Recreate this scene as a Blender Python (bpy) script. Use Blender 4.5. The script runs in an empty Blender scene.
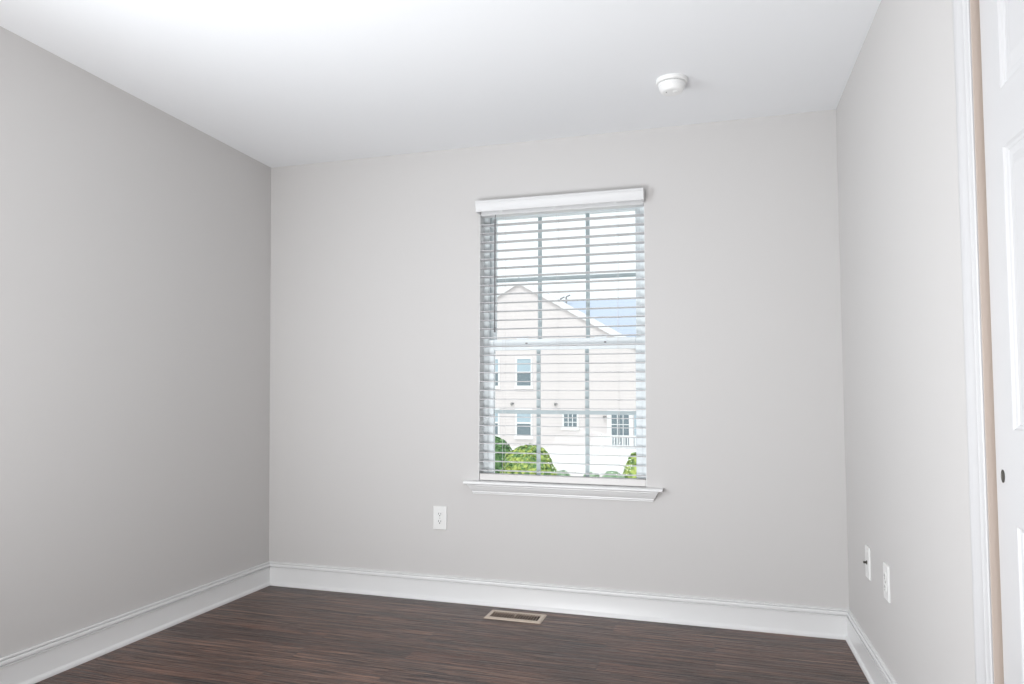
import bpy, bmesh, math, random
from mathutils import Vector, Matrix

random.seed(7)
C = bpy.context.scene.collection
R = math.radians

# ---------------------------------------------------------------- camera
cam_d = bpy.data.cameras.new('camera')
cam = bpy.data.objects.new('camera', cam_d)
C.objects.link(cam)
FPX = 746.97
cam_d.sensor_fit = 'HORIZONTAL'
cam_d.sensor_width = 36.0
cam_d.lens = FPX / 1024 * 36.0
cam_d.shift_x = 40.0 / 1024
cam_d.shift_y = 11.93 / 1024
cam_d.clip_start = 0.05
cam_d.clip_end = 400
YAW, PIT, ROL = 0.313985, 0.060023, 0.005467
M = Matrix.Rotation(YAW, 4, 'Z') @ Matrix.Rotation(math.pi / 2 + PIT, 4, 'X') @ Matrix.Rotation(ROL, 4, 'Z')
M.translation = Vector((2.4540, -3.7962, 1.0712))
cam.matrix_world = M
bpy.context.scene.camera = cam

# ---------------------------------------------------------------- sky, sun, lamps, exposure
w = bpy.data.worlds.new('overcast_sky')
bpy.context.scene.world = w
w.use_nodes = True
bg = w.node_tree.nodes['Background']
bg.inputs['Color'].default_value = (0.93, 0.97, 1.0, 1)
bg.inputs['Strength'].default_value = 1.3

vs = bpy.context.scene.view_settings
vs.view_transform = 'Standard'
vs.look = 'None'
vs.exposure = -0.05
vs.gamma = 1.0
vs.use_curve_mapping = False


def lamp(name, kind, loc, target, energy, color=(1, 1, 1), **kw):
    d = bpy.data.lights.new(name, kind)
    d.energy = energy
    d.color = color
    for k, v in kw.items():
        setattr(d, k, v)
    o = bpy.data.objects.new(name, d)
    C.objects.link(o)
    o.location = loc
    o.rotation_euler = (Vector(target) - Vector(loc)).to_track_quat('-Z', 'Y').to_euler()
    return o


# hazy sun high behind this house: it only reaches the neighbour's front
lamp('sun', 'SUN', (0, -20, 30), (1.5, 0, 0), 1.6, (1, 0.97, 0.95), angle=R(12))
# added fill light left of the camera, shining up; no fixture there
lamp('fill_light_up', 'AREA', (1.32, -3.12, 0.50), (2.1, -1.3, 2.44), 49, (0.955, 0.978, 1.0), shape='DISK', size=0.8)
# added fill lights at left and behind the camera
lamp('fill_light_side', 'AREA', (0.06, -2.50, 1.40), (3.0, 0.15, 1.30), 26, (0.89, 0.95, 1.0), shape='RECTANGLE', size=0.9, size_y=1.4, spread=R(120))
lamp('fill_light_front', 'AREA', (1.0, -4.30, 1.15), (1.3, 0, 1.25), 22, (1.0, 0.96, 0.92), shape='RECTANGLE', size=1.7, size_y=2.0)

# ---------------------------------------------------------------- helpers


class MB:
    """collects shapes in one bmesh, linked as one mesh object"""

    def __init__(self):
        self.bm = bmesh.new()

    def box(self, x0, x1, y0, y1, z0, z1, rot=None, at=None):
        vs_ = [(x, y, z) for x in (x0, x1) for y in (y0, y1) for z in (z0, z1)]
        v = []
        for p in vs_:
            p = Vector(p)
            if rot is not None:
                p = rot @ (p - at) + at
            v.append(self.bm.verts.new(p))
        for f in ((0, 1, 3, 2), (4, 6, 7, 5), (0, 4, 5, 1), (2, 3, 7, 6), (0, 2, 6, 4), (1, 5, 7, 3)):
            self.bm.faces.new([v[i] for i in f])
        return self

    def rings(self, rings, closed=True, cap=True):
        rr = [[self.bm.verts.new(p) for p in r] for r in rings]
        n = len(rr[0])
        for a, b in zip(rr, rr[1:]):
            for i in range(n if closed else n - 1):
                j = (i + 1) % n
                self.bm.faces.new((a[i], a[j], b[j], b[i]))
        if cap:
            self.bm.faces.new(list(reversed(rr[0])))
            self.bm.faces.new(rr[-1])
        return self

    def tube(self, a, b, r, n=10, r2=None):
        a, b = Vector(a), Vector(b)
        d = (b - a).normalized()
        u = d.orthogonal().normalized()
        v = d.cross(u)
        rg = []
        for p, q in ((a, r), (b, r if r2 is None else r2)):
            rg.append([p + q * (math.cos(t) * u + math.sin(t) * v) for t in [2 * math.pi * i / n for i in range(n)]])
        return self.rings(rg)

    def lathe(self, prof, center, axis='Z', n=40, sgn=1):
        """prof: list of (radius, height along axis)"""
        c = Vector(center)
        rg = []
        for r, h in prof:
            ring = []
            for i in range(n):
                t = 2 * math.pi * i / n
                a, b = r * math.cos(t), r * math.sin(t)
                if axis == 'Z':
                    p = Vector((a, b, h * sgn))
                elif axis == 'Y':
                    p = Vector((a, h * sgn, b))
                else:
                    p = Vector((h * sgn, a, b))
                ring.append(c + p)
            rg.append(ring)
        return self.rings(rg)

    def obj(self, name, mat, parent=None, bevel=0.0, smooth=False, seg=2):
        bm = self.bm
        bmesh.ops.recalc_face_normals(bm, faces=bm.faces)
        me = bpy.data.meshes.new(name)
        if smooth:
            for f in bm.faces:
                f.smooth = True
        bm.to_mesh(me)
        bm.free()
        o = bpy.data.objects.new(name, me)
        C.objects.link(o)
        if mat:
            me.materials.append(mat)
        if bevel:
            m = o.modifiers.new('bevel', 'BEVEL')
            m.width = bevel
            m.segments = seg
            m.limit_method = 'ANGLE'
            m.angle_limit = R(40)
        if smooth:
            try:
                me.set_sharp_from_angle(angle=R(35))
            except Exception:
                pass
        if parent:
            o.parent = parent
            bpy.context.view_layer.update()
            o.matrix_parent_inverse = parent.matrix_world.inverted()
        return o


def thing(name, label, cat, loc=(0, 0, 0), group=None):
    o = bpy.data.objects.new(name, None)
    C.objects.link(o)
    o.location = loc
    o.empty_display_size = 0.05
    o['label'] = label
    o['category'] = cat
    if group:
        o['group'] = group
    return o


def tag(o, label, cat, group=None):
    o['label'] = label
    o['category'] = cat
    if group:
        o['group'] = group
    return o


def struct(o, label=None):
    o['kind'] = 'structure'
    if label:
        o['label'] = label
    return o


def mat(name, col, rough=0.5, spec=0.5, metal=0.0, bump=0.0, bscale=200.0, mottle=0.0):
    m = bpy.data.materials.new(name)
    m.use_nodes = True
    nt = m.node_tree
    b = nt.nodes['Principled BSDF']
    b.inputs['Base Color'].default_value = (*col, 1)
    b.inputs['Roughness'].default_value = rough
    b.inputs['Metallic'].default_value = metal
    b.inputs['Specular IOR Level'].default_value = spec
    tc = nt.nodes.new('ShaderNodeTexCoord')
    nz = nt.nodes.new('ShaderNodeTexNoise')
    nz.inputs['Scale'].default_value = bscale
    nz.inputs['Detail'].default_value = 3
    nt.links.new(tc.outputs['Object'], nz.inputs['Vector'])
    if mottle:
        mx = nt.nodes.new('ShaderNodeMix')
        mx.data_type = 'RGBA'
        mx.inputs['A'].default_value = (*[c * (1 - mottle) for c in col], 1)
        mx.inputs['B'].default_value = (*[min(1, c * (1 + mottle)) for c in col], 1)
        nt.links.new(nz.outputs['Fac'], mx.inputs['Factor'])
        nt.links.new(mx.outputs['Result'], b.inputs['Base Color'])
    if bump:
        bp = nt.nodes.new('ShaderNodeBump')
        bp.inputs['Strength'].default_value = bump
        bp.inputs['Distance'].default_value = 0.001
        nt.links.new(nz.outputs['Fac'], bp.inputs['Height'])
        nt.links.new(bp.outputs['Normal'], b.inputs['Normal'])
    return m


WALL = mat('wall_paint_grey', (0.604, 0.590, 0.581), 0.75, 0.3, bump=0.12, bscale=350)
CEIL = mat('ceiling_paint_white', (0.865, 0.875, 0.89), 0.85, 0.2, bump=0.1, bscale=300)
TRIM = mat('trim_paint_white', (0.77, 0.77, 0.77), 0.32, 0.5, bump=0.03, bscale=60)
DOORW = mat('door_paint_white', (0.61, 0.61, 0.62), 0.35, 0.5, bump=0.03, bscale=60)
JAMB = mat('jamb_shade_tint', (0.56, 0.47, 0.41), 0.4, 0.4, bump=0.03, bscale=60)  # white jamb with shade and floor colour spill put into the colour
VINYL = mat('vinyl_white', (0.86, 0.91, 0.93), 0.35, 0.5, bump=0.02, bscale=60)
GRILLE = mat('grille_backlit', (0.46, 0.54, 0.56), 0.4, 0.5)  # white grille, its backlit shade put into the colour
RAIL = mat('rail_shaded', (0.66, 0.64, 0.63), 0.4, 0.5)  # same white as the blind, darkened for shade inside the opening
SLATM = mat('blind_slat_backlit', (0.62, 0.615, 0.625), 0.4, 0.5, bump=0.03, bscale=90)  # darker copy of the blind white, so the slats look backlit
SLAT = mat('blind_white', (0.70, 0.70, 0.705), 0.4, 0.5, bump=0.03, bscale=90)
CORD = mat('cord_white', (0.72, 0.72, 0.72), 0.8, 0.2)
WAND = mat('wand_backlit_grey', (0.17, 0.17, 0.18), 0.35, 0.5)  # wand grey includes painted-in darkening from the light behind it
PLATE = mat('plate_white', (0.80, 0.80, 0.79), 0.3, 0.5, bump=0.02, bscale=80)
DARK = mat('dark_slot', (0.03, 0.028, 0.026), 0.6, 0.3)
METAL = mat('screw_metal', (0.55, 0.54, 0.52), 0.35, 0.5, 1.0)
BRONZE = mat('pull_bronze', (0.09, 0.085, 0.075), 0.4, 0.5, 0.6)
VENT = mat('register_tan', (0.53, 0.44, 0.36), 0.4, 0.5, bump=0.03, bscale=90)
LOUVER = mat('louver_brown', (0.30, 0.21, 0.155), 0.4, 0.5)
PLASTIC = mat('detector_plastic', (0.86, 0.86, 0.85), 0.4, 0.5)
PLASTIC2 = mat('detector_grille_grey', (0.16, 0.16, 0.16), 0.6, 0.3)
CONC = mat('pale_concrete', (0.74, 0.73, 0.71), 0.9, 0.2, bump=0.2, bscale=8, mottle=0.06)
WHITE_EXT = mat('exterior_white', (0.84, 0.85, 0.86), 0.5, 0.4)
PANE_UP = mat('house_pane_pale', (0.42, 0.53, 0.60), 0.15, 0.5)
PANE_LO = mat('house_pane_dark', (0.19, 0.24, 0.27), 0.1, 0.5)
FIXTURE = mat('fixture_grey', (0.3, 0.3, 0.3), 0.5, 0.4)
BARK = mat('bark_brown', (0.16, 0.11, 0.08), 0.9, 0.2, mottle=0.3, bscale=20)


def glass_mat():
    m = bpy.data.materials.new('window_glass')
    m.use_nodes = True
    nt = m.node_tree
    nt.nodes.clear()
    out = nt.nodes.new('ShaderNodeOutputMaterial')
    t = nt.nodes.new('ShaderNodeBsdfTransparent')
    t.inputs['Color'].default_value = (0.97, 0.985, 0.98, 1)
    g = nt.nodes.new('ShaderNodeBsdfGlossy')
    g.inputs['Roughness'].default_value = 0.02
    fr = nt.nodes.new('ShaderNodeFresnel')
    fr.inputs['IOR'].default_value = 1.12
    mx = nt.nodes.new('ShaderNodeMixShader')
    nt.links.new(fr.outputs['Fac'], mx.inputs['Fac'])
    nt.links.new(t.outputs['BSDF'], mx.inputs[1])
    nt.links.new(g.outputs['BSDF'], mx.inputs[2])
    nt.links.new(mx.outputs['Shader'], out.inputs['Surface'])
    return m


GLASS = glass_mat()


def floor_mat():
    m = bpy.data.materials.new('dark_laminate_planks')
    m.use_nodes = True
    nt = m.node_tree
    N, L = nt.nodes, nt.links
    b = N['Principled BSDF']
    tc = N.new('ShaderNodeTexCoord')
    br = N.new('ShaderNodeTexBrick')
    br.offset = 0.37
    br.inputs['Color1'].default_value = (0, 0, 0, 1)
    br.inputs['Color2'].default_value = (1, 1, 1, 1)
    br.inputs['Mortar'].default_value = (0.5, 0.5, 0.5, 1)
    br.inputs['Scale'].default_value = 1.0
    br.inputs['Mortar Size'].default_value = 0.0012
    br.inputs['Mortar Smooth'].default_value = 0.2
    br.inputs['Bias'].default_value = 0.0
    br.inputs['Brick Width'].default_value = 1.22
    br.inputs['Row Height'].default_value = 0.127
    L.new(tc.outputs['Object'], br.inputs['Vector'])
    # grain runs along x; each plank gets its own offset
    sep = N.new('ShaderNodeSeparateColor')
    L.new(br.outputs['Color'], sep.inputs['Color'])
    off = N.new('ShaderNodeCombineXYZ')
    mul = N.new('ShaderNodeMath'); mul.operation = 'MULTIPLY'; mul.inputs[1].default_value = 13.0
    L.new(sep.outputs['Red'], mul.inputs[0])
    L.new(mul.outputs['Value'], off.inputs['X'])
    L.new(mul.outputs['Value'], off.inputs['Z'])
    add = N.new('ShaderNodeVectorMath'); add.operation = 'ADD'
    L.new(tc.outputs['Object'], add.inputs[0]); L.new(off.outputs['Vector'], add.inputs[1])

    def noise(sx, sy, detail, rough=0.6, dist=0.0):
        mp = N.new('ShaderNodeMapping')
        mp.inputs['Scale'].default_value = (sx, sy, 1)
        L.new(add.outputs['Vector'], mp.inputs['Vector'])
        nz = N.new('ShaderNodeTexNoise')
        nz.inputs['Scale'].default_value = 1.0
        nz.inputs['Detail'].default_value = detail
        nz.inputs['Roughness'].default_value = rough
        nz.inputs['Distortion'].default_value = dist
        L.new(mp.outputs['Vector'], nz.inputs['Vector'])
        return nz
    g1 = noise(1.4, 62, 5, 0.65, 0.6)      # broad streaks
    g2 = noise(4.0, 170, 4, 0.6, 0.3)      # fine grain
    g3 = noise(2.0, 85, 3, 0.6, 0.8)       # hand-scraped ripples
    g4 = noise(1.0, 2.2, 2, 0.5)           # blotches
    ramp = N.new('ShaderNodeValToRGB')
    cr = ramp.color_ramp
    cr.elements[0].position = 0.38; cr.elements[0].color = (0.020, 0.009, 0.006, 1)
    cr.elements[1].position = 0.58; cr.elements[1].color = (0.270, 0.152, 0.106, 1)
    e = cr.elements.new(0.475); e.color = (0.092, 0.045, 0.031, 1)
    s = N.new('ShaderNodeMath'); s.operation = 'MULTIPLY_ADD'; s.inputs[1].default_value = 0.45
    L.new(g2.outputs['Fac'], s.inputs[0])
    s2 = N.new('ShaderNodeMath'); s2.operation = 'MULTIPLY_ADD'; s2.inputs[1].default_value = 0.45
    L.new(g1.outputs['Fac'], s2.inputs[0])
    s3 = N.new('ShaderNodeMath'); s3.operation = 'MULTIPLY_ADD'; s3.inputs[1].default_value = 0.05
    L.new(sep.outputs['Red'], s3.inputs[0])
    s3.inputs[2].default_value = -0.005
    L.new(s3.outputs['Value'], s2.inputs[2])
    L.new(s2.outputs['Value'], s.inputs[2])
    L.new(s.outputs['Value'], ramp.inputs['Fac'])
    # reddish blotches in the wood
    tint = N.new('ShaderNodeMix'); tint.data_type = 'RGBA'; tint.blend_type = 'MULTIPLY'
    tint.inputs['B'].default_value = (1.0, 0.80, 0.72, 1)
    rr = N.new('ShaderNodeMapRange')
    rr.inputs['From Min'].default_value = 0.5; rr.inputs['From Max'].default_value = 0.7
    L.new(g4.outputs['Fac'], rr.inputs['Value'])
    L.new(rr.outputs['Result'], tint.inputs['Factor'])
    L.new(ramp.outputs['Color'], tint.inputs['A'])
    # dark open grain lines along the boards
    gl = noise(3.0, 95, 3, 0.55, 0.8)
    glr = N.new('ShaderNodeMapRange')
    glr.inputs['From Min'].default_value = 0.53; glr.inputs['From Max'].default_value = 0.60
    L.new(gl.outputs['Fac'], glr.inputs['Value'])
    gm = N.new('ShaderNodeMix'); gm.data_type = 'RGBA'
    gm.inputs['B'].default_value = (0.012, 0.007, 0.006, 1)
    L.new(glr.outputs['Result'], gm.inputs['Factor'])
    L.new(tint.outputs['Result'], gm.inputs['A'])
    dk = N.new('ShaderNodeMix'); dk.data_type = 'RGBA'
    dk.inputs['B'].default_value = (0.012, 0.008, 0.007, 1)
    L.new(br.outputs['Fac'], dk.inputs['Factor'])
    L.new(gm.outputs['Result'], dk.inputs['A'])
    L.new(dk.outputs['Result'], b.inputs['Base Color'])
    b.inputs['Roughness'].default_value = 0.33
    b.inputs['Specular IOR Level'].default_value = 0.5
    rm = N.new('ShaderNodeMapRange')
    rm.inputs['To Min'].default_value = 0.24; rm.inputs['To Max'].default_value = 0.42
    L.new(g2.outputs['Fac'], rm.inputs['Value'])
    L.new(rm.outputs['Result'], b.inputs['Roughness'])
    h = N.new('ShaderNodeMath'); h.operation = 'MULTIPLY_ADD'; h.inputs[1].default_value = 0.4
    L.new(g2.outputs['Fac'], h.inputs[0])
    h3 = N.new('ShaderNodeMath'); h3.operation = 'MULTIPLY_ADD'; h3.inputs[1].default_value = -0.35
    L.new(glr.outputs['Result'], h3.inputs[0]); L.new(g3.outputs['Fac'], h3.inputs[2])
    L.new(h3.outputs['Value'], h.inputs[2])
    h2 = N.new('ShaderNodeMath'); h2.operation = 'MULTIPLY_ADD'; h2.inputs[1].default_value = -0.6
    L.new(br.outputs['Fac'], h2.inputs[0]); L.new(h.outputs['Value'], h2.inputs[2])
    bp = N.new('ShaderNodeBump')
    bp.inputs['Strength'].default_value = 1.0
    bp.inputs['Distance'].default_value = 0.004
    L.new(h2.outputs['Value'], bp.inputs['Height'])
    L.new(bp.outputs['Normal'], b.inputs['Normal'])
    return m


def lap_mat(name, col, step, dark, axis='Z', bump=0.4):
    """horizontal lapped boards or shingle courses"""
    m = bpy.data.materials.new(name)
    m.use_nodes = True
    nt = m.node_tree
    N, L = nt.nodes, nt.links
    b = N['Principled BSDF']
    b.inputs['Roughness'].default_value = 0.7
    tc = N.new('ShaderNodeTexCoord')
    sp = N.new('ShaderNodeSeparateXYZ')
    L.new(tc.outputs['Object'], sp.inputs['Vector'])
    dv = N.new('ShaderNodeMath'); dv.operation = 'DIVIDE'; dv.inputs[1].default_value = step
    L.new(sp.outputs[axis], dv.inputs[0])
    fr = N.new('ShaderNodeMath'); fr.operation = 'FRACT'
    L.new(dv.outputs['Value'], fr.inputs[0])
    rp = N.new('ShaderNodeValToRGB')
    rp.color_ramp.elements[0].position = 0.0
    rp.color_ramp.elements[0].color = (*[c * dark for c in col], 1)
    rp.color_ramp.elements[1].position = 0.16
    rp.color_ramp.elements[1].color = (*col, 1)
    L.new(fr.outputs['Value'], rp.inputs['Fac'])
    nz = N.new('ShaderNodeTexNoise'); nz.inputs['Scale'].default_value = 6.0
    L.new(tc.outputs['Object'], nz.inputs['Vector'])
    mx = N.new('ShaderNodeMix'); mx.data_type = 'RGBA'; mx.blend_type = 'MULTIPLY'
    mx.inputs['B'].default_value = (0.86, 0.86, 0.88, 1)
    L.new(nz.outputs['Fac'], mx.inputs['Factor'])
    L.new(rp.outputs['Color'], mx.inputs['A'])
    L.new(mx.outputs['Result'], b.inputs['Base Color'])
    bp = N.new('ShaderNodeBump'); bp.inputs['Strength'].default_value = bump; bp.inputs['Distance'].default_value = 0.02
    L.new(fr.outputs['Value'], bp.inputs['Height'])
    L.new(bp.outputs['Normal'], b.inputs['Normal'])
    return m


def leaf_mat(name, c1, c2):
    m = bpy.data.materials.new(name)
    m.use_nodes = True
    nt = m.node_tree
    N, L = nt.nodes, nt.links
    b = N['Principled BSDF']
    b.inputs['Roughness'].default_value = 0.6
    tc = N.new('ShaderNodeTexCoord')
    nz = N.new('ShaderNodeTexNoise'); nz.inputs["Scale"].default_value = 5.0; nz.inputs['Detail'].default_value = 4
    L.new(tc.outputs['Object'], nz.inputs['Vector'])
    rp = N.new('ShaderNodeValToRGB')
    rp.color_ramp.elements[0].position = 0.38; rp.color_ramp.elements[0].color = (*c1, 1)
    rp.color_ramp.elements[1].position = 0.62; rp.color_ramp.elements[1].color = (*c2, 1)
    L.new(nz.outputs['Fac'], rp.inputs['Fac'])
    L.new(rp.outputs['Color'], b.inputs['Base Color'])
    return m


FLOOR = floor_mat()
SIDING = lap_mat('siding_cream', (0.80, 0.75, 0.74), 0.20, 0.86)
SHINGLE = lap_mat('shingles_blue_grey', (0.50, 0.57, 0.68), 0.24, 0.85)
LEAF_Y = leaf_mat('leaves_yellow_green', (0.12, 0.26, 0.09), (0.52, 0.61, 0.16))
LEAF_G = leaf_mat('leaves_green', (0.07, 0.18, 0.07), (0.20, 0.36, 0.14))
LEAF_L = leaf_mat('leaves_pale_green', (0.20, 0.34, 0.20), (0.40, 0.52, 0.36))

# ---------------------------------------------------------------- room shell
W, H, YF, T = 3.02, 2.44, -4.35, 0.16
XL, XR = -0.045, -0.006            # the side walls lean a little at the ceiling
OX0, OX1, OZ0, OZ1 = 1.262, 2.130, 0.604, 2.115     # window opening
CY0, CY1, CZ = -1.909, -3.320, 2.05                 # closet opening

HX0, HX1, HY0, HY1 = 1.384, 1.628, -0.211, -0.112      # duct opening under the floor register
bm = MB()
bm.box(-0.2, HX0, YF - 0.16, T, -0.12, 0)
bm.box(HX1, W + 0.9, YF - 0.16, T, -0.12, 0)
bm.box(HX0, HX1, YF - 0.16, HY0, -0.12, 0)
bm.box(HX0, HX1, HY1, T, -0.12, 0)
struct(bm.obj('floor', FLOOR))
struct(MB().box(-0.25, W + 0.9, YF - 0.16, T, H, H + 0.12).obj('ceiling', CEIL))

bm = MB()
for x0, x1, z0, z1 in ((-0.2, OX0, 0, H), (OX1, W + 0.2, 0, H), (OX0, OX1, 0, OZ0), (OX0, OX1, OZ1, H)):
    bm.box(x0, x1, 0, T, z0, z1)
struct(bm.obj('wall_back', WALL))

struct(MB().rings([[(0, y, 0), (XL, y, H), (XL - 0.16, y, H), (-0.16, y, 0)] for y in (YF, 0)]).obj('wall_left', WALL))


def rwall(bm, y0, y1, z0, z1):
    def fx(z):
        return W + XR * z / H
    bm.rings([[(fx(z0), y, z0), (fx(z1), y, z1), (W + 0.12, y, z1), (W + 0.12, y, z0)] for y in (y0, y1)])


bm = MB()
rwall(bm, CY0, 0, 0, H)
rwall(bm, CY1, CY0, CZ, H)
rwall(bm, YF, CY1, 0, H)
struct(bm.obj('wall_right', WALL))
struct(MB().box(-0.2, W + 0.2, YF - 0.16, YF, 0, H).obj('wall_front', WALL))

# baseboards: moulded profile (distance from wall, height)
BP = [(0, 0), (0.022, 0), (0.022, 0.008), (0.0185, 0.015), (0.0135, 0.019), (0.0125, 0.021), (0.0125, 0.098),
      (0.0150, 0.0995), (0.0150, 0.103), (0.0060, 0.1040), (0.0060, 0.1062), (0.0125, 0.1075), (0.0135, 0.112), (0.0125, 0.1185), (0.0105, 0.1215), (0.0035, 0.1222),
      (0.0035, 0.1244), (0.0100, 0.1255), (0.0100, 0.1295), (0.0060, 0.132), (0, 0.132)]
struct(MB().rings([[(d, YF, z) for d, z in BP], [(d, -d, z) for d, z in BP]]).obj('baseboard_left', TRIM, smooth=True))
struct(MB().rings([[(d, -d, z) for d, z in BP], [(W - d, -d, z) for d, z in BP]]).obj('baseboard_back', TRIM, smooth=True))
struct(MB().rings([[(W - d, -d, z) for d, z in BP], [(W - d, -1.812, z) for d, z in BP]]).obj('baseboard_right', TRIM, smooth=True))

# closet casing: profile (offset across the casing from inner edge, thickness)
CP = [(0, 0), (0, 0.010), (0.003, 0.0125), (0.020, 0.0125), (0.024, 0.015), (0.030, 0.0135), (0.036, 0.0145), (0.058, 0.0165),
      (0.064, 0.020), (0.078, 0.020), (0.084, 0.016), (0.091, 0.013), (0.092, 0)]
IY0, IY1, IZ = CY0 - 0.005 + 0.012, CY1 - 0.007, CZ + 0.005


def cpt(a, z):      # a = y on wall
    return W - 0.0005


bm = MB()
r = []
for yy, zz, sy, sz in ((IY0, 0, 1, 0), (IY0, IZ, 1, 1), (IY1, IZ, -1, 1), (IY1, 0, -1, 0)):
    r.append([(cpt(0, zz + o * sz) - th - 0.0002, yy + o * sy, zz + o * sz) for o, th in CP])
bm.rings(r)
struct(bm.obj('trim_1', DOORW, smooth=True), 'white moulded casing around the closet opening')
# jamb lining of the closet opening
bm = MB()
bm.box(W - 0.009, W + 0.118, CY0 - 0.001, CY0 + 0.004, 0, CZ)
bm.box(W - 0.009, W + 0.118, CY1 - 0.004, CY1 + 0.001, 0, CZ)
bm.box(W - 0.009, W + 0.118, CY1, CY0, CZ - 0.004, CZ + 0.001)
struct(bm.obj('trim_2', JAMB), 'jamb lining inside the closet opening, with warm shade painted into its colour')


def six_panel_door(name, xf, y1, y0, pull):
    """door slab, front face at x = xf (towards -x); y1 > y0"""
    wd = y1 - y0
    th = 0.034
    st, mu = 0.100, 0.095
    pw = (wd - 2 * st - mu) / 2
    ys = [(y1 - st, y1 - st - pw), (y0 + st + pw, y0 + st)]
    zs = [(0.21, 0.825), (1.010, 1.600), (1.715, 1.930)]
    z0, z1 = 0.012, CZ - 0.012
    bm = MB()
    bm.box(xf, xf + th, y1 - st, y1, z0, z1)
    bm.box(xf, xf + th, y0, y0 + st, z0, z1)
    bm.box(xf, xf + th, y0 + st + pw, y1 - st - pw, z0, z1)
    zr = [z0] + [v for p in zs for v in p] + [z1]
    for ya, yb in ys:
        for k in range(0, 8, 2):
            bm.box(xf, xf + th, yb, ya, zr[k], zr[k + 1])
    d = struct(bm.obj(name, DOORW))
    for ya, yb in ys:
        for za, zb in zs:
            # ogee sticking, flat margin and raised field
            prof = [(0, 0), (0.004, 0.0005), (0.008, 0.0045), (0.013, 0.0065), (0.015, 0.0085), (0.030, 0.0085), (0.034, 0.0075), (0.052, 0.0025), (0.055, 0.0018)]
            rg = []
            for o, dep in prof:
                rg.append([(xf + dep, ya - o, za + o), (xf + dep, ya - o, zb - o), (xf + dep, yb + o, zb - o), (xf + dep, yb + o, za + o)])
            b2 = MB()
            b2.rings(rg, cap=False)
            b2.bm.faces.new([b2.bm.verts.new(p) for p in rg[-1]])
            # back of the panel gives it thickness
            b2.rings([[(xf + 0.012, a, b) for a, b in ((ya, za), (ya, zb), (yb, zb), (yb, za))],
                      [(xf + 0.026, a, b) for a, b in ((ya, za), (ya, zb), (yb, zb), (yb, za))]])
            b2.obj('door_panel', DOORW, d)
    if pull:
        p = MB()
        p.lathe([(0.0135, -0.0012), (0.0135, 0.0012), (0.0118, 0.0014), (0.0108, 0.0006), (0.0001, 0.0003)], (xf - 0.0005, y1 - 0.040, 0.916), 'X', 24, -1)
        for v_ in p.bm.verts:
            v_.co.y = (y1 - 0.040) + (v_.co.y - (y1 - 0.040)) * 0.65
        p.obj('finger_pull', BRONZE, d)['label'] = 'dark round finger pull'
    return d


six_panel_door('door_1', 3.025, CY0 - 0.0095, CY0 - 0.0095 - 0.715, True)
six_panel_door('door_2', 3.025 + 0.040, CY1 + 0.715, CY1 + 0.003, False)
# closet inside, behind the doors
bm = MB()
bm.box(W + 0.70, W + 0.78, CY1 - 0.2, CY0 + 0.2, 0, H)
bm.box(W + 0.12, W + 0.70, CY0 + 0.12, CY0 + 0.2, 0, H)
bm.box(W + 0.12, W + 0.70, CY1 - 0.2, CY1 - 0.12, 0, H)
struct(bm.obj('wall_closet', WALL))

# ---------------------------------------------------------------- window
FY0, FY1 = 0.078, 0.155
bm = MB()
bm.box(OX0, OX0 + 0.026, FY0, FY1, OZ0, OZ1)
bm.box(OX1 - 0.026, OX1, FY0, FY1, OZ0, OZ1)
bm.box(OX0 + 0.026, OX1 - 0.026, FY0, FY1, OZ1 - 0.024, OZ1)
bm.box(OX0 + 0.026, OX1 - 0.026, FY0, FY1, OZ0, OZ0 + 0.026)
# balance tracks and stops inside the side jambs
for xa, xb in ((OX0 + 0.026, OX0 + 0.031), (OX1 - 0.031, OX1 - 0.026)):
    bm.box(xa, xb, FY0 + 0.002, FY0 + 0.008, OZ0 + 0.026, OZ1 - 0.03)
    bm.box(xa, xb, FY0 + 0.036, FY0 + 0.040, OZ0 + 0.026, OZ1 - 0.03)
win = struct(bm.obj('window_1', VINYL, bevel=0.002))


def sash(name, y0, y1, z0, z1, bot, top, mz):
    x0, x1 = OX0 + 0.0265, OX1 - 0.0265
    s = 0.031
    b = MB()
    b.box(x0, x0 + s, y0, y1, z0, z1)
    b.box(x1 - s, x1, y0, y1, z0, z1)
    b.box(x0 + s, x1 - s, y0, y1, z0, z0 + bot)
    b.box(x0 + s, x1 - s, y0, y1, z1 - top, z1)
    o = b.obj(name, VINYL, win, bevel=0.003)
    gx0, gx1, gz0, gz1 = x0 + s, x1 - s, z0 + bot, z1 - top
    ym = (y0 + y1) / 2
    g = MB()
    g.box(gx0 - 0.004, gx1 + 0.004, ym + 0.007, ym + 0.010, gz0 - 0.004, gz1 + 0.004)
    g.obj('pane', GLASS, o)
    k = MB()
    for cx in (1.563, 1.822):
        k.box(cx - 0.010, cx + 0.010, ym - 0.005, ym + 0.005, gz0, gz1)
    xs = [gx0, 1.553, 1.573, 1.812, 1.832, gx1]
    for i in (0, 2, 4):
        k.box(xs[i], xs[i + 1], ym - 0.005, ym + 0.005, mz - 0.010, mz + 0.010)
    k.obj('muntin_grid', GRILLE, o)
    return o


up = sash('upper_sash', 0.118, 0.148, 1.352, OZ1 - 0.025, 0.036, 0.030, 1.721)
lo = sash('lower_sash', 0.084, 0.114, OZ0 + 0.0265, 1.392, 0.034, 0.058, 1.003)
for cx in (1.475, 1.893):
    k = MB()
    k.box(cx - 0.030, cx + 0.030, 0.088, 0.110, 1.392, 1.398)
    k.tube((cx, 0.099, 1.398), (cx, 0.099, 1.406), 0.010, 14)
    k.box(cx - 0.004, cx + 0.034, 0.094, 0.102, 1.402, 1.409)
    k.obj('sash_lock', VINYL, lo)
    k = MB()
    k.box(cx + 0.020, cx + 0.031, 0.0805, 0.084, 1.366, 1.372)
    k.obj('lock_mark', FIXTURE, lo)

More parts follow.
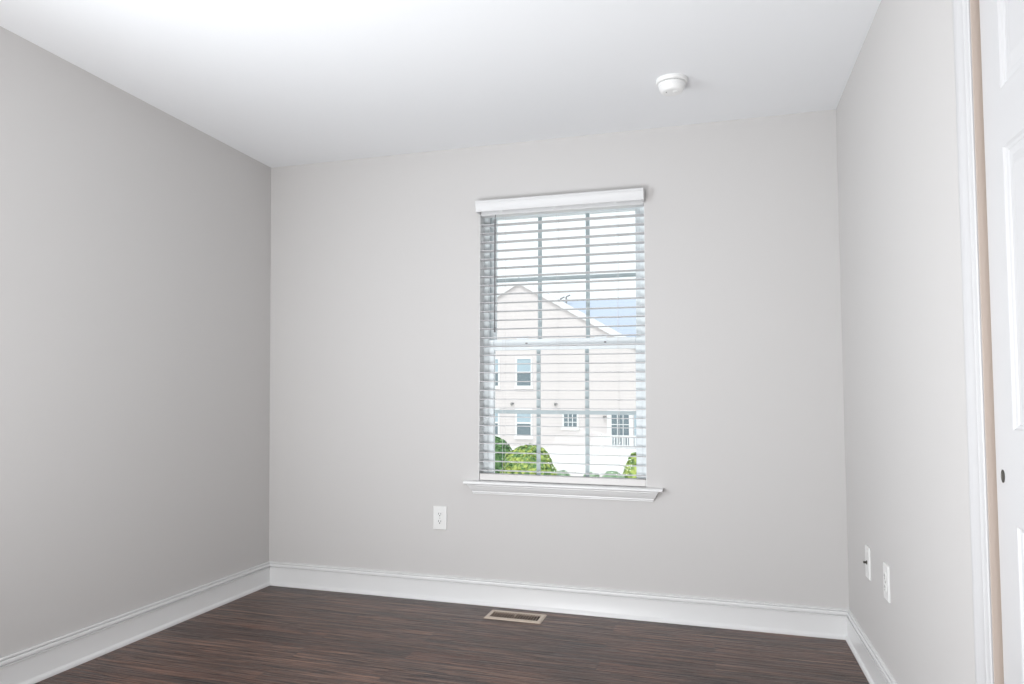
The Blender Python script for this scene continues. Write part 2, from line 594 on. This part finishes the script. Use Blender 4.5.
# stool with horns
st = MB()
SX0, SX1 = 1.190, 2.207
prof = [(-0.040, 0.6225), (-0.046, 0.6265), (-0.047, 0.631), (-0.0455, 0.636), (-0.040, 0.640), (0.0, 0.640), (0.0, 0.6225)]
st.rings([[(x, y, z) for y, z in prof] for x in (SX0, SX1)])
st.box(OX0 + 0.0005, OX1 - 0.0005, 0.0, FY0, OZ0 + 0.0005, 0.6405)
st.obj('window_sill', TRIM, win, smooth=True)
jl = MB()
jl.box(OX0 + 0.0002, OX0 + 0.0022, 0.0005, FY0, 0.6405, OZ1 - 0.0005)
jl.box(OX1 - 0.0022, OX1 - 0.0002, 0.0005, FY0, 0.6405, OZ1 - 0.0005)
jl.obj('window_jamb', TRIM, win)
# apron: crown-like moulding with mitred returns
ap = MB()
AP = [(0.034, 0.6225), (0.034, 0.617), (0.030, 0.613), (0.026, 0.605), (0.019, 0.594), (0.013, 0.587), (0.013, 0.581), (0.009, 0.577), (0.009, 0.573)]
ap.rings([[(1.243 - d, 0, z), (1.243 - d, -d, z), (2.152 + d, -d, z), (2.152 + d, 0, z)] for d, z in AP])
ap.obj('sill_apron', TRIM, win)

# ---------------------------------------------------------------- blind
bl = thing('window_blind', 'white horizontal slat blind hanging open in the window under a plain valance', 'blind', (1.696, 0.03, 0.645))
v = MB()
VX0, VX1 = 1.256, 2.131
vp = [(-0.0545, 2.064), (-0.0560, 2.066), (-0.0570, 2.074), (-0.0590, 2.084), (-0.0620, 2.094), (-0.0650, 2.102), (-0.0660, 2.108), (-0.0680, 2.110), (-0.0680, 2.119), (-0.065, 2.122),
      (-0.052, 2.122), (-0.052, 2.064)]
v.rings([[(x, y, z) for y, z in vp] for x in (VX0, VX1)])
v.box(VX0, VX0 + 0.007, -0.052, -0.0005, 2.064, 2.122)
v.box(VX1 - 0.007, VX1, -0.052, -0.0005, 2.064, 2.122)
v.obj('valance', SLAT, bl)
hr = MB()
hr.box(OX0 + 0.004, OX1 - 0.004, 0.004, 0.058, 2.056, OZ1 - 0.003)
hr.obj('headrail', SLAT, bl, bevel=0.003)
for cx in (1.395, 1.677, 1.987):
    c = MB()
    c.box(cx - 0.006, cx + 0.006, -0.0515, -0.048, 2.054, 2.084)
    c.obj('valance_clip', SLAT, bl)
s = MB()
for k in range(29):
    zc = 0.694 + 0.0469 * k
    n = 6
    top = []
    bot = []
    for i in range(n + 1):
        t = i / n * 2 - 1
        y = 0.031 + 0.0245 * t
        hz = 0.0022 * (1 - t * t) - t * 0.0006
        top.append((y, zc + hz + 0.0013))
        bot.append((y, zc + hz - 0.0013))
    ring = top + bot[::-1]
    s.rings([[(x, y, z) for y, z in ring] for x in (OX0 + 0.003, OX1 - 0.003)])
s.obj('slats', SLATM, bl)
b = MB()
b.box(OX0 + 0.003, OX1 - 0.003, 0.005, 0.057, 0.6425, 0.6775)
b.obj('bottom_rail', RAIL, bl, bevel=0.004)
for cx in (1.391, 1.681, 1.992):
    c = MB()
    for yy in (0.0048, 0.0572):
        c.tube((cx, yy, 0.66), (cx, yy, 2.058), 0.0008, 6)
    for k in range(29):
        zc = 0.694 + 0.0469 * k - 0.0016
        c.box(cx - 0.0006, cx + 0.0006, 0.0048, 0.0572, zc - 0.0012, zc - 0.0004)
    c.obj('ladder_cord', CORD, bl)
t = MB()
t.tube((1.348, -0.004, 1.432), (1.348, -0.004, 2.030), 0.0042, 6)
t.tube((1.348, -0.004, 2.028), (1.348, 0.006, 2.058), 0.0022, 6)
t.tube((1.348, -0.004, 1.424), (1.348, -0.004, 1.450), 0.0052, 8)
t.obj('tilt_wand', WAND, bl)['label'] = 'grey tilt wand, darkened as if backlit'

# ---------------------------------------------------------------- wall plates


def plate_xf(kind, cx, cz):
    """local (u right, v up, d out of the wall) -> world, for back or right wall"""
    if kind == 'back':
        return lambda u, v_, d: (cx + u, -d, cz + v_)
    return lambda u, v_, d: (W + XR * cz / H - d, cx - u, cz + v_)


def lbox(mb, f, u0, u1, v0, v1, d0, d1):
    vs_ = [mb.bm.verts.new(f(u, v_, d)) for u in (u0, u1) for v_ in (v0, v1) for d in (d0, d1)]
    for q in ((0, 1, 3, 2), (4, 6, 7, 5), (0, 4, 5, 1), (2, 3, 7, 6), (0, 2, 6, 4), (1, 5, 7, 3)):
        mb.bm.faces.new([vs_[i] for i in q])


def ldisc(mb, f, u, v_, r, d0, d1, n=16, flat=0.0):
    pts = []
    for i in range(n):
        a = 2 * math.pi * i / n
        x, y = r * math.cos(a), r * math.sin(a)
        if flat:
            x = max(-flat, min(flat, x))
        pts.append((u + x, v_ + y))
    mb.rings([[f(a, b_, d0) for a, b_ in pts], [f(a, b_, d1) for a, b_ in pts]])


def cover(f, hw=0.0385, hh=0.0615):
    p = MB()
    p.rings([[f(a * k, b_ * m, d) for a, b_ in ((-hw, -hh), (hw, -hh), (hw, hh), (-hw, hh))]
             for k, m, d in ((1, 1, 0.0), (1, 1, 0.0035), (0.95, 0.97, 0.0058), (0.90, 0.94, 0.0066))])
    return p


def outlet(kind, cx, cz, label):
    f = plate_xf(kind, cx, cz)
    root = thing('power_outlet', label, 'outlet', f(0, -0.061, 0))
    cover(f).obj('cover_plate', PLATE, root)
    for s_ in (-1, 1):
        m = MB()
        ldisc(m, f, 0, s_ * 0.0195, 0.0172, 0.0060, 0.0090, 24, 0.0140)
        o = m.obj('receptacle', PLATE, root)
        k = MB()
        lbox(k, f, -0.0075, -0.0050, s_ * 0.0195 - 0.001, s_ * 0.0195 + 0.0085, 0.0088, 0.0093)
        lbox(k, f, 0.0050, 0.0075, s_ * 0.0195 - 0.000, s_ * 0.0195 + 0.0075, 0.0088, 0.0093)
        ldisc(k, f, 0, s_ * 0.0195 - 0.0065, 0.0030, 0.0088, 0.0093, 12)
        k.obj('slot', DARK, o)
    m = MB()
    ldisc(m, f, 0, 0, 0.0032, 0.0060, 0.0080, 14)
    m.obj('screw', METAL, root)
    return root


outlet('back', 1.0475, 0.434, 'white double power outlet on the back wall left of the window')
outlet('right', -0.828, 0.440, 'white double power outlet on the right wall, nearer to the closet door')
f = plate_xf('right', -0.492, 0.440)
root = thing('cable_plate', 'white wall plate with a small dark cable jack, on the right wall nearer the corner', 'wall plate', f(0, -0.061, 0))
cover(f).obj('cover_plate', PLATE, root)
m = MB()
ldisc(m, f, 0, 0, 0.0085, 0.006, 0.0085, 6)
ldisc(m, f, 0, 0, 0.0047, 0.0085, 0.019, 16)
m.obj('cable_jack', BRONZE, root)['label'] = 'small dark threaded cable jack'
for s_ in (-1, 1):
    m = MB()
    ldisc(m, f, 0, s_ * 0.042, 0.0030, 0.0060, 0.0078, 14)
    m.obj('screw', PLATE, root)

# ---------------------------------------------------------------- smoke detector
DX, DY = 2.297, -0.562
sd = thing('smoke_detector', 'round white smoke detector on the ceiling above and right of the window', 'smoke detector', (DX, DY, H))
MB().lathe([(0.066, 0.0), (0.066, 0.010), (0.063, 0.0155), (0.058, 0.0165)], (DX, DY, H), 'Z', 48, -1).obj('mounting_base', PLASTIC, sd, smooth=True)
MB().lathe([(0.0520, 0.0160), (0.0520, 0.0200)], (DX, DY, H), 'Z', 48, -1).obj('gap_ring', PLASTIC2, sd, smooth=True)
MB().lathe([(0.0560, 0.0190), (0.0575, 0.0205), (0.0570, 0.0250), (0.0535, 0.0360), (0.0480, 0.0480), (0.0440, 0.0535), (0.0390, 0.0555), (0.028, 0.0560), (0.0001, 0.0562)],
           (DX, DY, H), 'Z', 48, -1).obj('cover', PLASTIC, sd, smooth=True)
bm = MB()
for i in range(30):
    a = 2 * math.pi * i / 30
    rot = Matrix.Rotation(a, 3, 'Z')
    at = Vector((DX, DY, H - 0.033))
    bm.box(DX + 0.0530, DX + 0.0548, DY - 0.0035, DY + 0.0035, H - 0.0330, H - 0.0310, rot, at)
bm.obj('sensor_slots', CORD, sd)
MB().lathe([(0.012, 0.055), (0.012, 0.0575), (0.010, 0.0585), (0.0001, 0.0587)], (DX + 0.016, DY - 0.008, H), 'Z', 24, -1).obj('test_button', PLASTIC, sd, smooth=True)
MB().lathe([(0.003, 0.055), (0.003, 0.0566)], (DX - 0.022, DY - 0.012, H), 'Z', 12, -1).obj('status_light', PLASTIC2, sd)

# ---------------------------------------------------------------- floor register
RX0, RX1, RY0, RY1 = 1.364, 1.648, -0.235, -0.088
rg = thing('floor_register', 'tan metal floor vent register set in the wood floor below the window', 'vent', ((RX0 + RX1) / 2, (RY0 + RY1) / 2, 0))
ix0, ix1, iy0, iy1 = RX0 + 0.022, RX1 - 0.022, RY0 + 0.026, RY1 - 0.026
fr = MB()
cor = lambda e, z: [(RX0 + e, RY0 + e, z), (RX1 - e, RY0 + e, z), (RX1 - e, RY1 - e, z), (RX0 + e, RY1 - e, z)]
inn = lambda z: [(ix0, iy0, z), (ix1, iy0, z), (ix1, iy1, z), (ix0, iy1, z)]
fr.rings([cor(0, 0.0003), cor(0.001, 0.002), cor(0.006, 0.0055), inn(0.0055), inn(-0.004)], cap=False)
fr.obj('frame', VENT, rg)
dk = MB()
dk.box(HX0, HX1, HY0, HY1, -0.115, -0.110)
dk.box(HX0, HX0 + 0.001, HY0, HY1, -0.110, -0.001)
dk.box(HX1 - 0.001, HX1, HY0, HY1, -0.110, -0.001)
dk.box(HX0, HX1, HY0, HY0 + 0.001, -0.110, -0.001)
dk.box(HX0, HX1, HY1 - 0.001, HY1, -0.110, -0.001)
dk.obj('duct', DARK, rg)
lv = MB()
n = 18
for i in range(n + 1):
    xx = ix0 + (ix1 - ix0) * i / n
    if 0 < i < n:
        lv.box(xx - 0.0020, xx + 0.0020, iy0, iy1, 0.0005, 0.0045)
xc = (ix0 + ix1) / 2
lv.box(xc - 0.004, xc + 0.004, iy0, iy1, 0.0008, 0.0048)
lv.obj('louvers', LOUVER, rg)
MB().box(xc - 0.0025, xc + 0.0025, (iy0 + iy1) / 2 - 0.012, (iy0 + iy1) / 2 + 0.012, 0.0048, 0.010).obj('lever', VENT, rg, bevel=0.001)

# ---------------------------------------------------------------- outside
GZ = -3.25
struct(MB().box(-60, 60, 0.6, 110, GZ - 0.3, GZ).obj('ground', CONC))

hs = thing('neighbour_house', 'pale two storey sided house with a gable and blue grey roof, seen through the blind', 'house', (-8, 46, GZ))
AX, AZ, EX, EZ = -9.05, 8.42, -0.45, 3.42
FY = 41.0
LX = 2 * AX - EX
wl = MB()
wl.rings([[(LX, y, GZ), (EX, y, GZ), (EX, y, EZ), (AX, y, AZ), (LX, y, EZ)] for y in (FY, FY + 12)])
wl.box(EX, 9.5, FY + 1.0, FY + 12.5, GZ, 3.3)
wl.obj('wall', SIDING, hs)
fd = MB()
fd.box(LX - 0.05, EX + 0.05, FY - 0.06, FY, GZ, -1.85)
fd.obj('foundation', WHITE_EXT, hs)
sl = (AZ - EZ) / (EX - AX)
for sgn in (-1, 1):
    ex = AX + sgn * (EX - AX + 0.45)
    ez = AZ - sl * (EX - AX + 0.45)
    rf = MB()
    rf.rings([[(AX, y, AZ + 0.05), (ex, y, ez + 0.05), (ex, y, ez + 0.22), (AX, y, AZ + 0.22)] for y in (FY - 0.10, FY + 6.5)])
    rf.obj('roof', SHINGLE, hs)
    tr = MB()
    tr.rings([[(AX, y, AZ - 0.20), (ex, y, ez - 0.20), (ex, y, ez + 0.20), (AX, y, AZ + 0.20)] for y in (FY - 0.16, FY - 0.105)])
    tr.obj('rake_board', WHITE_EXT, hs)
mr = MB()
mr.rings([[(x, FY + 0.6, 3.15), (x, FY + 7.0, 7.85), (x, FY + 13.4, 3.15), (x, FY + 13.4, 3.35), (x, FY + 7.0, 8.05), (x, FY + 0.6, 3.35)] for x in (-9.0, 10.0)])
mr.obj('roof', SHINGLE, hs)
for px, hh in ((-7.65, 0.30), (-7.25, 0.42)):
    pv = MB()
    zz = 7.75
    pv.tube((px, FY + 6.2, 7.2), (px, FY + 6.2, zz + hh), 0.06, 10)
    pv.tube((px, FY + 6.2, zz + hh), (px + 0.28, FY + 6.2, zz + hh + 0.12), 0.05, 10)
    pv.obj('roof_vent', FIXTURE, hs)


def house_window(x0, x1, z0, z1, cols, rows, split=True):
    y = FY
    e = 0.10
    b = MB()
    b.box(x0 - e, x0, y - 0.07, y - 0.001, z0 - e, z1 + e)
    b.box(x1, x1 + e, y - 0.07, y - 0.001, z0 - e, z1 + e)
    b.box(x0, x1, y - 0.07, y - 0.001, z1, z1 + e)
    b.box(x0 - e - 0.05, x1 + e + 0.05, y - 0.12, y - 0.001, z0 - e - 0.10, z0)
    zm = (z0 + z1) / 2
    if split:
        b.box(x0, x1, y - 0.055, y - 0.001, zm - 0.05, zm + 0.05)
    for i in range(1, cols):
        xx = x0 + (x1 - x0) * i / cols
        b.box(xx - 0.022, xx + 0.022, y - 0.05, y - 0.001, z0, z1)
    for i in range(1, rows):
        zz = z0 + (z1 - z0) * i / rows
        b.box(x0, x1, y - 0.05, y - 0.001, zz - 0.022, zz + 0.022)
    o = b.obj('window', WHITE_EXT, hs)
    if split:
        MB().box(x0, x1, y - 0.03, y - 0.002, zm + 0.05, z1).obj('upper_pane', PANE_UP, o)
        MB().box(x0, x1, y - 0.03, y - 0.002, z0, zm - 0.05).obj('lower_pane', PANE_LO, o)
    else:
        MB().box(x0, x1, y - 0.03, y - 0.002, z0, z1).obj('pane', PANE_LO, o)


house_window(-9.14, -8.28, 1.90, 3.54, 1, 1)
house_window(-11.25, -10.36, 1.90, 3.54, 1, 1)
house_window(-9.14, -8.28, -1.18, 0.40, 1, 1)
house_window(-11.25, -10.36, -1.18, 0.40, 1, 1)
house_window(-6.22, -5.44, -0.57, 0.24, 3, 3, False)
# porch door
d = MB()
d.box(-3.62, -3.37, FY - 0.08, FY - 0.001, -1.72, 0.42)
d.box(-2.36, -2.12, FY - 0.08, FY - 0.001, -1.72, 0.42)
d.box(-3.37, -2.36, FY - 0.08, FY - 0.001, 0.24, 0.42)
for i in range(1, 3):
    xx = -3.37 + 1.01 * i / 3
    d.box(xx - 0.02, xx + 0.02, FY - 0.06, FY - 0.001, -1.60, 0.24)
d.box(-3.37, -2.36, FY - 0.06, FY - 0.001, -1.72, -1.60)
d.box(-3.37, -2.36, FY - 0.06, FY - 0.001, -0.42, -0.37)
do = d.obj('porch_door', WHITE_EXT, hs)
MB().box(-3.37, -2.36, FY - 0.04, FY - 0.002, -1.60, 0.24).obj('pane', PANE_LO, do)
MB().box(-2.05, -1.85, FY - 0.05, FY - 0.001, -1.70, 0.36).obj('side_light', PANE_UP, hs)
po = MB()
po.box(-3.85, -0.9, FY - 1.3, FY - 0.07, GZ, -1.74)
for k in range(5):
    po.box(-3.85 - 0.28 * (k + 1), -3.85 - 0.28 * k, FY - 1.3, FY - 0.07, GZ, -1.74 - 0.25 * (k + 1))
po.obj('porch', WHITE_EXT, hs)
ra = MB()
yr = FY - 1.22
ra.box(-3.85, -0.9, yr - 0.04, yr + 0.04, -0.97 - 0.12, -0.97)
ra.box(-3.85, -0.9, yr - 0.03, yr + 0.03, -1.66, -1.60)
for i in range(20):
    xx = -3.80 + i * 0.148
    ra.box(xx - 0.028, xx + 0.028, yr - 0.022, yr + 0.022, -1.60, -1.09)
for xx in (-3.85, -0.95):
    ra.box(xx - 0.06, xx + 0.06, yr - 0.06, yr + 0.06, -1.74, -0.90)
n = 6
for i in range(n):
    xx = -3.98 - i * 0.15
    zt = -1.06 - (i + 0.9) * 0.13
    ra.box(xx - 0.022, xx + 0.022, yr - 0.02, yr + 0.02, zt - 0.75, zt)
ra.rings([[(-3.90, y, -1.02), (-4.85, y, -1.84), (-4.85, y, -1.92), (-3.90, y, -1.10)] for y in (yr - 0.035, yr + 0.035)])
ra.obj('porch_railing', WHITE_EXT, hs)
for cx, cz in ((-9.45, 0.80), (-6.72, 0.80), (-3.78, 0.06)):
    k = MB()
    k.box(cx - 0.10, cx + 0.10, FY - 0.07, FY - 0.001, cz - 0.05, cz + 0.05)
    k.tube((cx, FY - 0.07, cz), (cx, FY - 0.20, cz - 0.06), 0.06, 10, 0.08)
    k.obj('wall_lamp', FIXTURE, hs)


def bush(name, label, cat, cx, cy, top, rx, ry, zb, m, nleaf, ls, group=None, seed=1):
    rnd = random.Random(seed)
    root = thing(name, label, cat, (cx, cy, GZ), group)
    cz = (top + zb) / 2
    rz = (top - zb) / 2
    b = MB()
    bmesh.ops.create_icosphere(b.bm, subdivisions=3, radius=1.0)
    ph = [rnd.uniform(0, 6.3) for _ in range(6)]

    def surf(d):
        k = 1 + 0.05 * math.sin(3 * d.x + ph[0]) * math.sin(4 * d.y + ph[1]) + 0.05 * math.sin(7 * d.z + ph[2] + 3 * d.x) + 0.03 * math.sin(11 * d.x + ph[3]) * math.sin(9 * d.z + ph[4])
        # egg-shaped: fuller below
        return Vector((cx + rx * d.x * k * (1 - 0.12 * d.z), cy + ry * d.y * k * (1 - 0.12 * d.z), cz + rz * d.z * k))
    for v_ in b.bm.verts:
        d_ = v_.co.normalized()
        p = surf(d_)
        v_.co = Vector((cx, cy, cz)) + (p - Vector((cx, cy, cz))) * 0.94
    for _ in range(nleaf):
        d_ = Vector((rnd.gauss(0, 1), rnd.gauss(0, 1), rnd.gauss(0, 1))).normalized()
        p = surf(d_) - d_ * rnd.uniform(0, 0.06)
        nrm = (d_ + Vector((rnd.uniform(-.7, .7), rnd.uniform(-.7, .7), rnd.uniform(-.4, .9)))).normalized()
        u = nrm.orthogonal().normalized()
        u = Matrix.Rotation(rnd.uniform(0, 6.3), 3, nrm) @ u
        w_ = nrm.cross(u)
        L_ = ls * rnd.uniform(0.7, 1.3)
        q = [p - u * L_ * .5, p + w_ * L_ * .28 + nrm * L_ * .08, p + u * L_ * .5, p - w_ * L_ * .28 + nrm * L_ * .08]
        b.bm.faces.new([b.bm.verts.new(x) for x in q])
    me = bpy.data.meshes.new('foliage')
    b.bm.to_mesh(me)
    b.bm.free()
    o = bpy.data.objects.new('foliage', me)
    me.materials.append(m)
    C.objects.link(o)
    o.parent = root
    bpy.context.view_layer.update()
    o.matrix_parent_inverse = root.matrix_world.inverted()
    s_ = MB()
    s_.tube((cx, cy, GZ - 0.02), (cx, cy, zb + rz * 0.4), 0.07, 8, 0.04)
    s_.obj('stem', BARK, root)
    return root


bush('round_shrub', 'large round yellow green shrub at the lower left of the window view', 'shrub', -5.76, 30.0, -1.06, 1.22, 1.2, GZ + 0.08, LEAF_Y, 2600, 0.20, seed=2)
bush('round_shrub', 'darker green shrub behind the large yellow green one, at the left window edge', 'shrub', -8.30, 33.0, -0.80, 0.95, 0.95, GZ + 0.08, LEAF_G, 1800, 0.20, seed=3)
bush('round_shrub', 'small yellow green shrub at the lower right of the window view', 'shrub', -0.82, 30.0, -1.28, 0.62, 0.62, GZ + 0.08, LEAF_Y, 900, 0.18, seed=4)
HG = 'low hedge plants along the bottom of the window view'
bush('hedge_plant', 'low green hedge plant just right of the large yellow green shrub', 'hedge plant', -4.95, 34.0, -2.52, 0.40, 0.5, GZ + 0.03, LEAF_L, 700, 0.10, HG, 5)
bush('hedge_plant', 'low green hedge plant below the small paned house window, middle of three', 'hedge plant', -3.50, 34.0, -2.56, 0.44, 0.5, GZ + 0.03, LEAF_L, 700, 0.10, HG, 6)
bush('hedge_plant', 'widest low green hedge plant, just left of the small yellow green shrub', 'hedge plant', -2.42, 34.0, -2.45, 0.55, 0.5, GZ + 0.03, LEAF_L, 800, 0.10, HG, 7)
